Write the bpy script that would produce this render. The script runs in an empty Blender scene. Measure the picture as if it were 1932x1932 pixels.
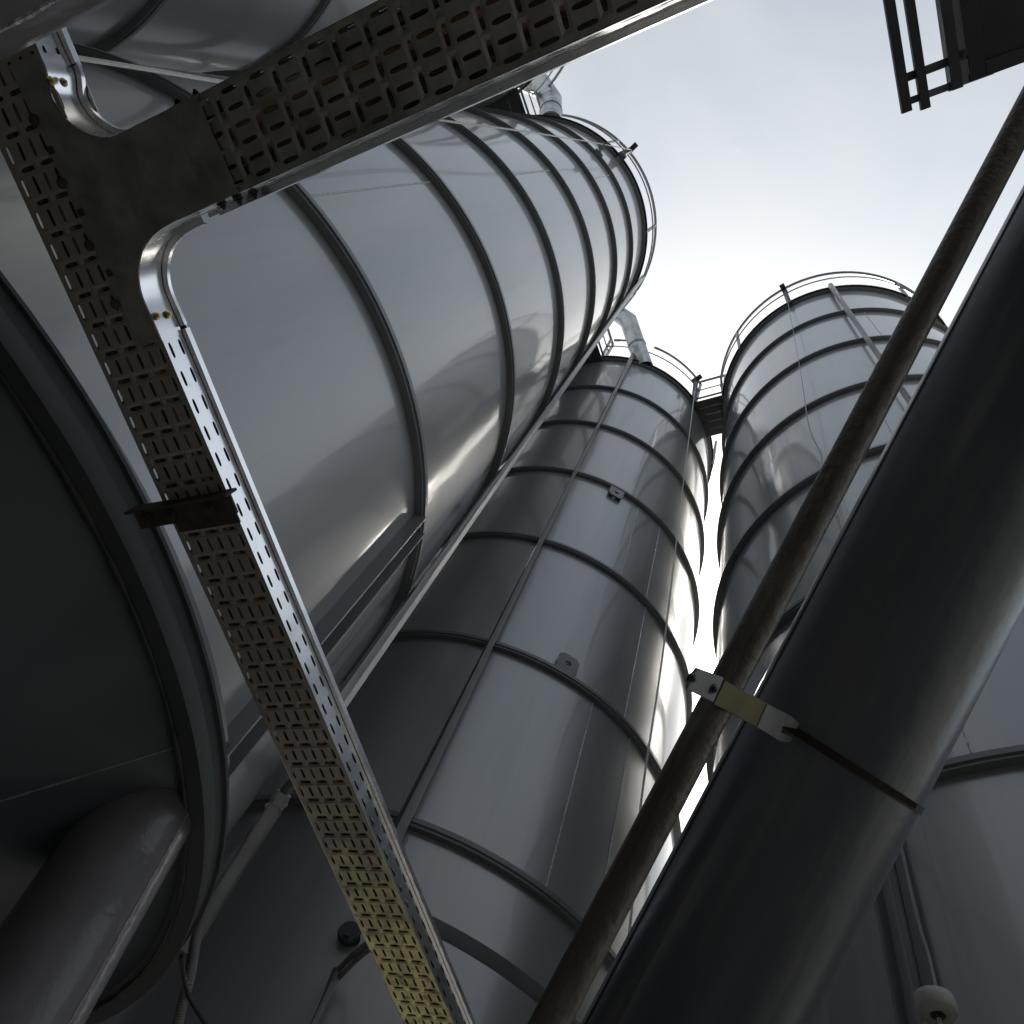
import bpy, bmesh, math, random
from mathutils import Vector, Matrix
random.seed(7)
PI = math.pi
S = bpy.context.scene
COL = S.collection
H = 1.6                      # height of the lens above the ground

# ------------------------------------------------------------------ camera
RM = Matrix(((.96728, -.10874, .22922), (0, -.90349, -.42860), (.25371, .41458, -.87393)))
FOC = 1453.9                 # focal length in the 1932-unit picture grid
cam = bpy.data.cameras.new('camera')
cam.sensor_width = 36; cam.lens = 27.091; cam.clip_start = .02; cam.clip_end = 2000
camo = bpy.data.objects.new('camera', cam); COL.objects.link(camo)
camo.matrix_world = Matrix.Translation((0, 0, H)) @ RM.to_4x4()
S.camera = camo

# ------------------------------------------------------------------ sky, sun, exposure
SUN_EL, SUN_AZ = math.radians(55.5), math.radians(3.5)      # azimuth from +Y towards +X
w = bpy.data.worlds.new('World'); S.world = w; w.use_nodes = True
nt = w.node_tree; bg = nt.nodes['Background']
sky = nt.nodes.new('ShaderNodeTexSky'); sky.sky_type = 'NISHITA'; sky.sun_disc = False
sky.sun_elevation = SUN_EL; sky.sun_rotation = SUN_AZ
sky.air_density = 1.0; sky.dust_density = 2.5; sky.ozone_density = 1.0; sky.altitude = 50
hs = nt.nodes.new('ShaderNodeHueSaturation'); hs.inputs['Saturation'].default_value = .58
nt.links.new(sky.outputs[0], hs.inputs['Color']); tcw = nt.nodes.new('ShaderNodeTexCoord'); cn = nt.nodes.new('ShaderNodeTexNoise'); cn.inputs['Scale'].default_value = 3.2; cn.inputs['Detail'].default_value = 7; cn.inputs['Roughness'].default_value = .55; cn.inputs['Distortion'].default_value = .4
nt.links.new(tcw.outputs['Generated'], cn.inputs['Vector'])
cr = nt.nodes.new('ShaderNodeMapRange'); cr.inputs[1].default_value = .36; cr.inputs[2].default_value = .70; cr.inputs[3].default_value = 0; cr.inputs[4].default_value = .30; nt.links.new(cn.outputs[0], cr.inputs[0])
cm = nt.nodes.new('ShaderNodeMix'); cm.data_type = 'RGBA'; cm.inputs[7].default_value = (4.75, 4.62, 4.5, 1)      # thin cloud veil, same physical scale as the sky
nt.links.new(cr.outputs[0], cm.inputs[0]); nt.links.new(hs.outputs[0], cm.inputs[6])
tint = nt.nodes.new('ShaderNodeVectorMath'); tint.operation = 'MULTIPLY'; tint.inputs[1].default_value = (.945, .955, .885)
nt.links.new(cm.outputs[2], tint.inputs[0]); nt.links.new(tint.outputs[0], bg.inputs['Color'])
bg.inputs['Strength'].default_value = .13
sl = bpy.data.lights.new('sun', 'SUN'); sl.energy = 3.5; sl.angle = math.radians(.53); sl.color = (1, .95, .88)
so = bpy.data.objects.new('sun', sl); COL.objects.link(so)
sd = Vector((math.sin(SUN_AZ)*math.cos(SUN_EL), math.cos(SUN_AZ)*math.cos(SUN_EL), math.sin(SUN_EL)))
so.rotation_euler = sd.to_track_quat('Z', 'Y').to_euler()
so.location = (0, 0, 40)
vs = S.view_settings; vs.view_transform = 'Standard'; vs.look = 'None'; vs.exposure = 0.86; vs.gamma = 1; vs.use_curve_mapping = False

# ------------------------------------------------------------------ geometry helpers
def ray(px, py):
    return (RM @ Vector(((px-966)/FOC, -(py-966)/FOC, -1)))
def at(px, py, z):                      # point seen at (px,py), z metres above the lens
    d = ray(px, py); q = d*(z/d.z); return Vector((q.x, q.y, z+H))
def on_cyl(c, r, px, py):               # nearest hit of that sight line with an upright cylinder
    d = ray(px, py); a = d.x**2+d.y**2; b = -2*(d.x*c[0]+d.y*c[1]); k = c[0]**2+c[1]**2-r*r
    t = (-b-math.sqrt(max(b*b-4*a*k, 0)))/2/a
    return Vector((d.x*t, d.y*t, d.z*t+H))
def pol(c, r, deg, z):
    a = math.radians(deg); return Vector((c[0]+r*math.cos(a), c[1]+r*math.sin(a), z))

def link(name, me, mat, parent=None, loc=None):
    if mat and not me.materials: me.materials.append(mat)
    o = bpy.data.objects.new(name, me); COL.objects.link(o)
    if parent: o.parent = parent
    if loc is not None: o.location = loc
    return o
def world_loc(o):
    v = Vector((0, 0, 0))
    while o: v = v+o.location; o = o.parent
    return v
def mesh_of(bm, smooth=0):
    if smooth:
        for f in bm.faces: f.smooth = True
        for e in bm.edges:
            if len(e.link_faces) == 2 and e.calc_face_angle(0) > math.radians(smooth): e.smooth = False
    me = bpy.data.meshes.new('mesh'); bm.to_mesh(me); bm.free(); return me
def obj(name, bm, mat, parent=None, smooth=35):
    """vertices are in world space; the mesh is shifted to its parent's origin"""
    off = world_loc(parent) if parent else None
    if parent is None:
        bb = [v.co for v in bm.verts]; off = Vector((sum(v.x for v in bb)/len(bb), sum(v.y for v in bb)/len(bb), min(v.z for v in bb)))
    for v in bm.verts: v.co -= off
    bmesh.ops.recalc_face_normals(bm, faces=bm.faces)
    o = link(name, mesh_of(bm, smooth), mat, parent)
    if parent is None: o.location = off
    return o
def tag(o, label, cat, group=None):
    o['label'] = label; o['category'] = cat
    if group: o['group'] = group
    return o
def thing(name, label, cat, loc, group=None):
    o = bpy.data.objects.new(name, None); COL.objects.link(o); o.location = loc; o.empty_display_size = .1
    return tag(o, label, cat, group)

def box(bm, c, ax, ay, az, sx, sy, sz):
    ax, ay, az = Vector(ax).normalized(), Vector(ay).normalized(), Vector(az).normalized()
    vs_ = [bm.verts.new(Vector(c)+ax*(sx/2*i)+ay*(sy/2*j)+az*(sz/2*k)) for i in (-1, 1) for j in (-1, 1) for k in (-1, 1)]
    for q in ((0, 1, 3, 2), (4, 6, 7, 5), (0, 4, 5, 1), (2, 3, 7, 6), (0, 2, 6, 4), (1, 5, 7, 3)):
        bm.faces.new([vs_[i] for i in q])
def bar(bm, a, b, wid, hgt, up=(0, 0, 1)):
    a, b = Vector(a), Vector(b); d = (b-a); L = d.length; d.normalize()
    s = d.cross(Vector(up)).normalized(); u = s.cross(d)
    box(bm, (a+b)/2, d, s, u, L, wid, hgt)
def frame_of(d, ref=None):
    d = d.normalized(); r = ref if ref else (Vector((0, 0, 1)) if abs(d.z) < .9 else Vector((1, 0, 0)))
    x = d.cross(r).normalized(); return x, x.cross(d).normalized()
def tube(bm, pts, rad, n=12, caps=True):
    pts = [Vector(p) for p in pts]; rings = []; x = None
    for i, p in enumerate(pts):
        d = (pts[min(i+1, len(pts)-1)]-pts[max(i-1, 0)]).normalized()
        if x is None: x, y = frame_of(d)
        else:
            x = (x-d*x.dot(d)).normalized(); y = d.cross(x)
        r = rad[i] if isinstance(rad, (list, tuple)) else rad
        rings.append([bm.verts.new(p+(x*math.cos(2*PI*k/n)+y*math.sin(2*PI*k/n))*r) for k in range(n)])
    for a, b in zip(rings, rings[1:]):
        for k in range(n): bm.faces.new((a[k], a[(k+1) % n], b[(k+1) % n], b[k]))
    if caps: bm.faces.new(rings[0]); bm.faces.new(rings[-1])
def spline(pts, m=6):
    pts = [Vector(p) for p in pts]; out = []
    P = [pts[0]*2-pts[1]]+pts+[pts[-1]*2-pts[-2]]
    for i in range(1, len(P)-2):
        a, b, c, d = P[i-1:i+3]
        for k in range(m):
            t = k/m
            out.append(.5*((2*b)+(c-a)*t+(2*a-5*b+4*c-d)*t*t+(3*b-a-3*c+d)*t**3))
    return out+[pts[-1]]
def lathe(bm, prof, n=96, a0=0, a1=360):
    """prof: (r,z) list, closed ring if first == last"""
    full = abs(a1-a0) >= 360; m = n if full else n+1
    cols = []
    for k in range(m):
        a = math.radians(a0+(a1-a0)*k/n); cols.append([bm.verts.new((r*math.cos(a), r*math.sin(a), z)) for r, z in prof])
    for k in range(n):
        A, B = cols[k], cols[(k+1) % m]
        for i in range(len(prof)-1): bm.faces.new((A[i], B[i], B[i+1], A[i+1]))
def move(bm, v):
    for q in bm.verts: q.co += Vector(v)
def bolt(bm, p, nrm, r, h):
    """washer, hexagon nut and thread end"""
    nrm = Vector(nrm).normalized(); p = Vector(p)
    tube(bm, [p-nrm*.001, p+nrm*h*.25], r*1.5, 14)
    tube(bm, [p+nrm*h*.25, p+nrm*h*.8], r, 6)
    tube(bm, [p+nrm*h*.8, p+nrm*h*1.2], r*.5, 10)

# ------------------------------------------------------------------ materials
def mat(name, col, rough=.5, metal=0., spec=.5, coat=0., coat_r=.1, var=.12, vscale=2., var2=None, var2_t=(.55, .7), var2_s=4., stretch=(1, 1, 1), bump=0., bscale=1., rvar=.1, axis=None, k=.12):
    m = bpy.data.materials.new(name); m.use_nodes = True; t = m.node_tree; N = t.nodes; L = t.links
    b = N['Principled BSDF']
    b.inputs['Metallic'].default_value = metal; b.inputs['Specular IOR Level'].default_value = spec
    b.inputs['Coat Weight'].default_value = coat; b.inputs['Coat Roughness'].default_value = coat_r
    tc = N.new('ShaderNodeTexCoord'); oi = N.new('ShaderNodeObjectInfo')
    ad = N.new('ShaderNodeVectorMath'); ad.operation = 'ADD'
    sc = N.new('ShaderNodeVectorMath'); sc.operation = 'SCALE'; sc.inputs[3].default_value = 13.
    L.new(oi.outputs['Random'], sc.inputs[0]); L.new(tc.outputs['Object'], ad.inputs[0]); L.new(sc.outputs[0], ad.inputs[1])
    mp = N.new('ShaderNodeMapping'); mp.inputs['Scale'].default_value = stretch; L.new(ad.outputs[0], mp.inputs['Vector'])
    if axis is not None:                # grain runs along the axis of the piece
        dt = N.new('ShaderNodeVectorMath'); dt.operation = 'DOT_PRODUCT'; dt.inputs[1].default_value = axis; L.new(ad.outputs[0], dt.inputs[0])
        ml = N.new('ShaderNodeMath'); ml.operation = 'MULTIPLY'; ml.inputs[1].default_value = k-1; L.new(dt.outputs['Value'], ml.inputs[0])
        sx = N.new('ShaderNodeVectorMath'); sx.operation = 'SCALE'; sx.inputs[0].default_value = axis; L.new(ml.outputs[0], sx.inputs[3])
        a2 = N.new('ShaderNodeVectorMath'); a2.operation = 'ADD'; L.new(ad.outputs[0], a2.inputs[0]); L.new(sx.outputs[0], a2.inputs[1]); L.new(a2.outputs[0], mp.inputs['Vector'])
    n1 = N.new('ShaderNodeTexNoise'); n1.inputs['Scale'].default_value = vscale; n1.inputs['Detail'].default_value = 6; L.new(mp.outputs[0], n1.inputs['Vector'])
    mr = N.new('ShaderNodeMapRange'); mr.inputs[1].default_value = .3; mr.inputs[2].default_value = .7; mr.inputs[3].default_value = 1-var; mr.inputs[4].default_value = 1+var
    L.new(n1.outputs[0], mr.inputs[0])
    mx = N.new('ShaderNodeVectorMath'); mx.operation = 'SCALE'; mx.inputs[0].default_value = col; L.new(mr.outputs[0], mx.inputs[3])
    last = mx.outputs[0]
    if var2:
        n2 = N.new('ShaderNodeTexNoise'); n2.inputs['Scale'].default_value = var2_s; n2.inputs['Detail'].default_value = 8; n2.inputs['Roughness'].default_value = .65
        L.new(mp.outputs[0], n2.inputs['Vector'])
        r2 = N.new('ShaderNodeMapRange'); r2.inputs[1].default_value = var2_t[0]; r2.inputs[2].default_value = var2_t[1]; L.new(n2.outputs[0], r2.inputs[0])
        mm = N.new('ShaderNodeMix'); mm.data_type = 'RGBA'; L.new(r2.outputs[0], mm.inputs[0]); L.new(last, mm.inputs[6]); mm.inputs[7].default_value = (*var2, 1)
        last = mm.outputs[2]
    L.new(last, b.inputs['Base Color'])
    rr = N.new('ShaderNodeMapRange'); rr.inputs[1].default_value = .3; rr.inputs[2].default_value = .7; rr.inputs[3].default_value = max(rough-rvar, .03); rr.inputs[4].default_value = rough+rvar
    L.new(n1.outputs[0], rr.inputs[0]); L.new(rr.outputs[0], b.inputs['Roughness'])
    if bump:
        n3 = N.new('ShaderNodeTexNoise'); n3.inputs['Scale'].default_value = bscale; n3.inputs['Detail'].default_value = 3; L.new(ad.outputs[0], n3.inputs['Vector'])
        bp = N.new('ShaderNodeBump'); bp.inputs['Strength'].default_value = bump; bp.inputs['Distance'].default_value = .02; L.new(n3.outputs[0], bp.inputs['Height'])
        L.new(bp.outputs[0], b.inputs['Normal'])
        if coat: L.new(bp.outputs[0], b.inputs['Coat Normal'])
    return m
M = {}
M['paint'] = mat('grey_silo_paint', (.33, .335, .34), (.34), .35, .5, .8, .075, .07, 1.4, var2=(.255, .257, .255), var2_t=(.50, .86), var2_s=3.0, stretch=(1.3, 1.3, .10), bump=.085, bscale=2.0, rvar=.06)
M['ring'] = mat('ring_paint', (.155, .16, .168), .45, 0, .5, .2, .2, .1, 5)
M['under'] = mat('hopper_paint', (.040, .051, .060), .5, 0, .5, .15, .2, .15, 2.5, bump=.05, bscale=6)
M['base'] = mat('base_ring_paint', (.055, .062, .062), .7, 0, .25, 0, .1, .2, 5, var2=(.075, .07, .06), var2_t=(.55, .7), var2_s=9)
M['weld'] = mat('weld_bead', (.55, .56, .57), .5, .3, .5, 0, .1, .4, 60, bump=.6, bscale=90)
M['weldtouch'] = mat('weld_touch_up', (.085, .09, .095), .6, 0, .4, 0, .1, .2, 12)
M['leg'] = mat('leg_paint', (.145, .138, .148), .36, 0, .5, .3, .12, .12, 6, bump=.12, bscale=35)
M['pipe'] = mat('conduit_grey', (.44, .445, .45), .5, .2, .5, .2, .1, .1, 8)
M['galv'] = mat('galvanised_side', (.96, .965, .97), .24, 1, .5, 0, .1, .08, 14, var2=(.76, .77, .78), var2_t=(.58, .75), var2_s=30, rvar=.07)
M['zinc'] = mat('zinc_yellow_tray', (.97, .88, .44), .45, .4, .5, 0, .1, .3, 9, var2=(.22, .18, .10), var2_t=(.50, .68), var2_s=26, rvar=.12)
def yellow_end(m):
    # dull grey-brown along the upper tray, turning yellow towards the lower end
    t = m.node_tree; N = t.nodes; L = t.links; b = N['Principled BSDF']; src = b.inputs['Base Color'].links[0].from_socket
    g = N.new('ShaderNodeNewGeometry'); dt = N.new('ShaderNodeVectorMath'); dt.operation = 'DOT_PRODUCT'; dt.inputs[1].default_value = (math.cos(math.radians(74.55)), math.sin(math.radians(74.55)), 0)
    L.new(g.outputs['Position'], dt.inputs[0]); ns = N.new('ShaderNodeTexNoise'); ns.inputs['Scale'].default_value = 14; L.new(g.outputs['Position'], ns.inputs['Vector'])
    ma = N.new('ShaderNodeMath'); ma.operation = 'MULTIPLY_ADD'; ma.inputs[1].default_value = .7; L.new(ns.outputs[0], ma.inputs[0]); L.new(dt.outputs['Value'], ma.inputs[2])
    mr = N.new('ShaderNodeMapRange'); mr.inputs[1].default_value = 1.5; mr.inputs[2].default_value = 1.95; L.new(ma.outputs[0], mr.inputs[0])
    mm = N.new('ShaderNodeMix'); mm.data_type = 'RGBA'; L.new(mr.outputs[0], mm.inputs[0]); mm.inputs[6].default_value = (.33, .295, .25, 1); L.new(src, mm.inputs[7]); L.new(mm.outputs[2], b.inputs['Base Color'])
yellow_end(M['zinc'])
M['tee'] = mat('zinc_dull_plate', (.33, .32, .28), .42, .65, .5, 0, .1, .2, 22, stretch=(1, 1, 1), var2=(.19, .18, .14), var2_t=(.45, .72), var2_s=14)
M['rust'] = mat('rust_steel', (.062, .050, .041), .75, .2, .3, 0, .1, .4, 30)
M['brownpipe'] = mat('brown_conduit', (.105, .090, .076), .45, .25, .5, 0, .1, .3, 9, var2=(.21, .205, .165), var2_t=(.52, .72), var2_s=30, bump=.15, bscale=90, axis=(.3622, -.6801, .6374), k=.14)
M['bigpipe'] = mat('dark_steel_pipe', (.080, .094, .108), .34, .15, .45, .12, .2, .45, 11, var2=(.15, .145, .12), var2_t=(.54, .76), var2_s=22, bump=.05, bscale=40, rvar=.14, axis=(.3616, -.7662, .5312), k=.10)
M['brass'] = mat('brass_block', (.13, .115, .05), .5, .4, .5, 0, .1, .25, 30)
M['alu'] = mat('dull_clamp_metal', (.22, .22, .225), .5, .4, .5, 0, .1, .15, 40)
M['rope'] = mat('white_rope', (.72, .71, .68), .8, 0, .3, 0, .1, .15, 60)
M['cable'] = mat('black_cable', (.035, .035, .037), .5, 0, .4)
M['cable_brown'] = mat('brown_cable', (.24, .13, .06), .5, 0, .4)
M['hose'] = mat('corrugated_grey_hose', (.17, .16, .15), .55, 0, .4, 0, .1, .2, 20)
M['dark'] = mat('dark_steel', (.06, .062, .066), .5, .3, .5, 0, .1, .2, 10)
M['panel'] = mat('dark_green_panel', (.028, .032, .033), .5, 0, .5, .1, .2, .2, 8)
M['rail'] = mat('rail_steel', (.22, .225, .23), .4, .4, .5)
M['duct'] = mat('galvanised_duct', (.50, .51, .52), .42, .9, .5, 0, .1, .25, 6, var2=(.33, .34, .35), var2_t=(.5, .65), var2_s=7)
M['white'] = mat('white_plastic', (.40, .40, .37), .5, 0, .5, 0, .1, .08, 20, var2=(.30, .28, .23), var2_t=(.58, .8), var2_s=18)
M['cladding'] = mat('sky_blocker_cladding', (.06, .063, .066), .5)
M['ground'] = mat('concrete_ground', (.15, .147, .14), .85, 0, .3, 0, .1, .25, .6, var2=(.11, .108, .104), var2_t=(.5, .7), var2_s=.25, bump=.2, bscale=8)
M['yellowbolt'] = mat('brass_plated_bolt', (.62, .50, .24), .3, 1, .5)

# ------------------------------------------------------------------ ground
bm = bmesh.new(); bmesh.ops.create_grid(bm, x_segments=8, y_segments=8, size=300)
g = link('ground', mesh_of(bm), M['ground']); g['kind'] = 'structure'; g['label'] = 'pale concrete yard under the silos'

# ------------------------------------------------------------------ unseen building added behind the camera to block low sky light
sky_blocker = thing('sky_blocker', 'unseen grey clad volume added behind the camera to block low sky light', 'light blocker', (8, -7.5, 0))
def profiled(x0, x1, y, z0, z1, name):
    bm = bmesh.new(); n = int((x1-x0)/.25); prof = []
    for i in range(n):
        a = x0+i*.25
        prof += [(a, y), (a+.10, y), (a+.125, y+.035), (a+.225, y+.035)]
    prof.append((x1, y)); A = [bm.verts.new((x, q, z0)) for x, q in prof]; B = [bm.verts.new((x, q, z1)) for x, q in prof]
    for i in range(len(A)-1): bm.faces.new((A[i], A[i+1], B[i+1], B[i]))
    return obj(name, bm, M['cladding'], sky_blocker, 0)
profiled(-9, 24, -4.2, .6, 8.6, 'wall')
bm = bmesh.new(); box(bm, (7.5, -4.35, .3), (1, 0, 0), (0, 1, 0), (0, 0, 1), 33, .3, .6); obj('plinth', bm, M['ground'], sky_blocker)
bm = bmesh.new(); box(bm, (7.5, -9.35, 4.3), (1, 0, 0), (0, 1, 0), (0, 0, 1), 33, 9.7, 8.58); obj('core', bm, M['cladding'], sky_blocker)
bm = bmesh.new(); box(bm, (7.5, -9.3, 8.68), (1, 0, 0), (0, 1, 0), (0, 0, 1), 33.3, 10.2, .16); obj('roof', bm, M['dark'], sky_blocker)

# ------------------------------------------------------------------ silos
RS, RF, HC = 1.551, 1.594, 1.5064         # shell radius, ring radius, course height
cC, cD, cA = (-1.426, 4.4846), (1.8222, 3.2916), (-2.6843, 1.2236)
cE = (-3.935, -1.965)
E1 = Vector((.9387, -.3447, 0)); E2 = Vector((.3447, .9387, 0))
NSEG = 128
bm = bmesh.new(); lathe(bm, [(RS, 0), (RS, HC*.5), (RS, HC)], NSEG); COURSE = mesh_of(bm, 60)
bm = bmesh.new()
lathe(bm, [(RS, -.034), (RS+.034, -.034), (RS+.034, -.018), (RF, -.0175), (RF, .010), (RS, .010)], NSEG); bmesh.ops.recalc_face_normals(bm, faces=bm.faces); RING = mesh_of(bm, 30)
def base_meshes(r):
    bm = bmesh.new()
    lathe(bm, [(1.45, 1.212), (r, 1.212), (r, 1.202), (r-.010, 1.200), (r-.012, 1.172), (r-.006, 1.162), (r, 1.122), (r, 1.112), (r-.042, 1.112), (r-.044, 1.124), (1.45, 1.126)], NSEG)
    bmesh.ops.recalc_face_normals(bm, faces=bm.faces); a = mesh_of(bm, 30)
    bm = bmesh.new(); lathe(bm, [(r-.045, 1.17), (r-.06, 1.135), (.16, -.42), (.16, -.55)], 96); return a, mesh_of(bm, 40)
BASES = {q: base_meshes(q) for q in (1.6185, 1.68)}
bm = bmesh.new(); lathe(bm, [(1.62, .02), (1.62, .05), (.2, .52), (0.01, .52)], NSEG); ROOF = mesh_of(bm, 30)

def silo(name, label, c, rim, base_top, legs=(), seams=(), hc=HC, rb=1.6185, off=0.):
    t = thing(name, label, 'silo', (c[0], c[1], 0))
    z = rim
    k = 0
    while True:
        lo = max(z-hc, base_top)
        o = link('shell_course', COURSE, M['paint'], t, (0, 0, lo+H)); o.scale = (1, 1, (z-lo)/HC); o.rotation_euler = (0, 0, k*.7)
        link('ring_flange', RING, M['ring'], t, (0, 0, z+H))
        z -= hc; k += 1
        if lo <= base_top+1e-4: break
    dz = base_top-1.212
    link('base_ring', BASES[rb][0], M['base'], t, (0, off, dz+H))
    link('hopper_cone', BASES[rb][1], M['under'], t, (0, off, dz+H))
    link('roof', ROOF, M['paint'], t, (0, 0, rim+H))
    for a0, z0, z1 in seams:
        bm = bmesh.new(); zz = [z0+.02+(z1-z0-.06)*i/24 for i in range(25)]
        rows = []
        for i, q in enumerate(zz):
            wv = random.uniform(.0035, .0055)/RS
            rows.append([bm.verts.new(pol(c, RS+.0005+h_, a0+math.degrees(dx*wv), q+H)) for dx, h_ in ((-1, 0), (0, .003), (1, 0))])
        for a, b in zip(rows, rows[1:]):
            for i in (0, 1): bm.faces.new((a[i], a[i+1], b[i+1], b[i]))
        obj('weld_seam', bm, M['weld'], t)
    for a0 in legs:
        bm = bmesh.new(); p = pol(c, 1.50, a0, base_top+H-.02); q = pol(c, 1.62, a0, 0)
        tube(bm, [p, q], .11, 28); obj('leg', bm, M['leg'], t)
        bm = bmesh.new(); box(bm, pol(c, 1.62, a0, .01), (1, 0, 0), (0, 1, 0), (0, 0, 1), .32, .32, .02); obj('foot_plate', bm, M['dark'], t)
    return t
sA = silo('silo', 'big grey silo on the left, its dark hopper underside and leg showing beside the tray', cA, 11.58, 1.19, legs=(112, 200, 290),
          seams=((-42.8, 2.77, 4.235), (-42.0, 5.70, 7.17), (-36, 8.64, 10.11), (60, 1.3, 2.76)), hc=1.469, rb=1.68, off=-.08)
cH = (cA[0], cA[1]-.08)               # the base ring sits a little off the shell's axis
sC = silo('silo', 'grey silo in the middle with two upright pipes and a lifting lug on its rings', cC, 11.542, .90, legs=(225, 315, 45, 135),
          seams=((-53.3, 2.504, 4.01), (-40.5, 2.504, 4.01), (-43.6, 4.01, 5.517), (-55, 5.517, 7.02), (-44.2, 5.517, 7.02), (-52, 8.53, 10.03)))
sD = silo('silo', 'grey silo at the right, partly hidden by the thick slanting pipe, railing on top', cD, 11.434, .80, legs=(225, 315, 45, 135),
          seams=((-96, 8.42, 9.93), (-110, 5.41, 6.91), (-128, 3.9, 5.4), (-80, 6.91, 8.42), (-120, 2.4, 3.9)))
sE = silo('silo', 'grey silo at the top left beyond the tray, its shell cut by the picture edge', cE, 11.72, 1.212, legs=(120, 200, 300),
          seams=((30, 2.83, 4.33), (60, 5.84, 7.34)))
for c_, rim_, lb_ in (((cA[0]-3.25, cA[1]+1.19), 11.58, 'unseen grey silo added behind the left silo to shade the scene'), ((cC[0]-3.25, cC[1]+1.19), 11.54, 'unseen grey silo added behind the middle silo to shade the scene')):
    silo('silo', lb_, c_, rim_, .9, legs=(45, 135, 225, 315))  # unseen silos, added to cut the light on the middle silo

# the splayed leg of the left silo
e1, e2 = ray(378, 1535).normalized(), ray(160, 1932).normalized()
nr = e1.cross(e2).normalized()
dleg = (Vector((0, 0, 1))-nr*nr.z).normalized()
if nr.dot(ray(0, 1535)) < 0: nr = -nr
pe = on_cyl(cH, 1.628, 378, 1535)
LEGR = .118
pa = pe+nr*LEGR
bm = bmesh.new(); tube(bm, [pa+dleg*.16, pa-dleg*(.02), pa-dleg*.5, pa-dleg*(pa.z/dleg.z)], LEGR, 48); obj('leg', bm, M['leg'], sA)
# raised weld along the junction and along the leg
bm = bmesh.new()
side = nr.cross(dleg).normalized()
if side.dot(-ray(300, 1700)) < 0: side = -side
ang = math.radians(38)
ln = [pa-dleg*(.02+.05*i)+(-nr*math.cos(ang)+side*math.sin(ang))*(LEGR+.0008) for i in range(22)]
tube(bm, ln, [random.uniform(.0006, .0017) for _ in ln], 6); obj('weld_seam', bm, M['weld'], sA)
# weld line across the hopper
def on_cone(c, top, px, py):
    d = ray(px, py); best = None
    for i in range(1, 4000):
        t = i*.001; p = d*t; r = math.hypot(p.x-c[0], p.y-c[1])
        if p.z > top-(1.62-r)*(1.555/1.46): best = p; break
    return Vector((best.x, best.y, best.z+H)) if best else None
for (a, b, wd) in (((0, 1512), (345, 1405), .0032),):
    pts = []
    for i in range(40):
        q = on_cone(cH, 1.113, a[0]+(b[0]-a[0])*i/39, a[1]+(b[1]-a[1])*i/39)
        if q: pts.append(q)
    bm = bmesh.new(); tube(bm, pts, [random.uniform(.3, 1.1)*wd for _ in pts], 6); obj('weld_seam', bm, M['ring'], sA)

rz = 1.19-.1+H
bm = bmesh.new(); n_ = 260; tube(bm, [pol(cH, 1.68-.047, 360*i/n_, rz-.002) for i in range(n_+1)], [random.uniform(.0015, .0065) for _ in range(n_+1)], 6); obj('weld_seam', bm, M['base'], sA)
# vertical bolted joints: two radial fins each
def fins(s, c, angs, z0, z1):
    for a0 in angs:
        bm = bmesh.new(); u = Vector((math.cos(math.radians(a0)), math.sin(math.radians(a0)), 0)); v = Vector((-u.y, u.x, 0))
        box(bm, pol(c, RS+.028, a0, (z0+z1)/2+H), u, v, (0, 0, 1), .060, .008, z1-z0); obj('vertical_flange', bm, M['ring'], s)
fins(sA, cA, (6.6, 9.4), 1.20, 2.725)
fins(sD, cD, (-135.0, -132.6), .85, 2.36)
bm = bmesh.new(); lathe(bm, [(RS+.0015, 2.035+H), (RS+.003, 2.04+H), (RS+.003, 2.105+H), (RS+.0015, 2.11+H)], 60, -78, -20); move(bm, (cC[0], cC[1], 0)); obj('painted_band', bm, M['weldtouch'], sC)

def lug(s, c, a0, zb, up):
    bm = bmesh.new(); r = RF-.012; a = math.radians(a0); u = Vector((math.cos(a), math.sin(a), 0)); v = Vector((-u.y, u.x, 0)); W, HH = .15, .19*up
    o0 = pol(c, r, a0, zb+H)
    outer = []; k = .03
    for x, y in ((-W/2, 0), (W/2, 0), (W/2, HH-k*up), (W/2-k, HH), (-W/2+k, HH), (-W/2, HH-k*up)): outer.append((x, y))
    n = 18; hr = .022; cy = HH*.55
    def edge_pt(th):
        dx, dy = math.cos(th), math.sin(th); best = 9
        for i in range(6):
            x1, y1 = outer[i]; x2, y2 = outer[(i+1) % 6]; y1 -= cy; y2 -= cy
            den = dx*(y2-y1)-dy*(x2-x1)
            if abs(den) < 1e-9: continue
            t = (x1*(y2-y1)-y1*(x2-x1))/den; s_ = (x1*dy-y1*dx)/den
            if t > 0 and -1e-6 <= s_ <= 1+1e-6: best = min(best, t)
        return dx*best, dy*best
    ths = sorted([2*PI*i/n for i in range(n)]+[math.atan2(y-cy, x) % (2*PI) for x, y in outer])
    lay = []
    for off in (.006, -.006):
        A = [bm.verts.new(o0+u*off+v*edge_pt(t)[0]+Vector((0, 0, cy+edge_pt(t)[1]))) for t in ths]
        B = [bm.verts.new(o0+u*off+v*math.cos(t)*hr+Vector((0, 0, cy+math.sin(t)*hr))) for t in ths]
        lay.append((A, B))
    m = len(ths)
    for i in range(m):
        j = (i+1) % m
        bm.faces.new((lay[0][0][i], lay[0][0][j], lay[0][1][j], lay[0][1][i])); bm.faces.new((lay[1][0][i], lay[1][1][i], lay[1][1][j], lay[1][0][j]))
        bm.faces.new((lay[0][0][i], lay[1][0][i], lay[1][0][j], lay[0][0][j])); bm.faces.new((lay[0][1][i], lay[0][1][j], lay[1][1][j], lay[1][1][i]))
    obj('lifting_lug', bm, M['ring'], s, 20)
lug(sC, cC, -62.6, 4.01, 1)
lug(sC, cC, -65, 7.0, -1)

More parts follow.
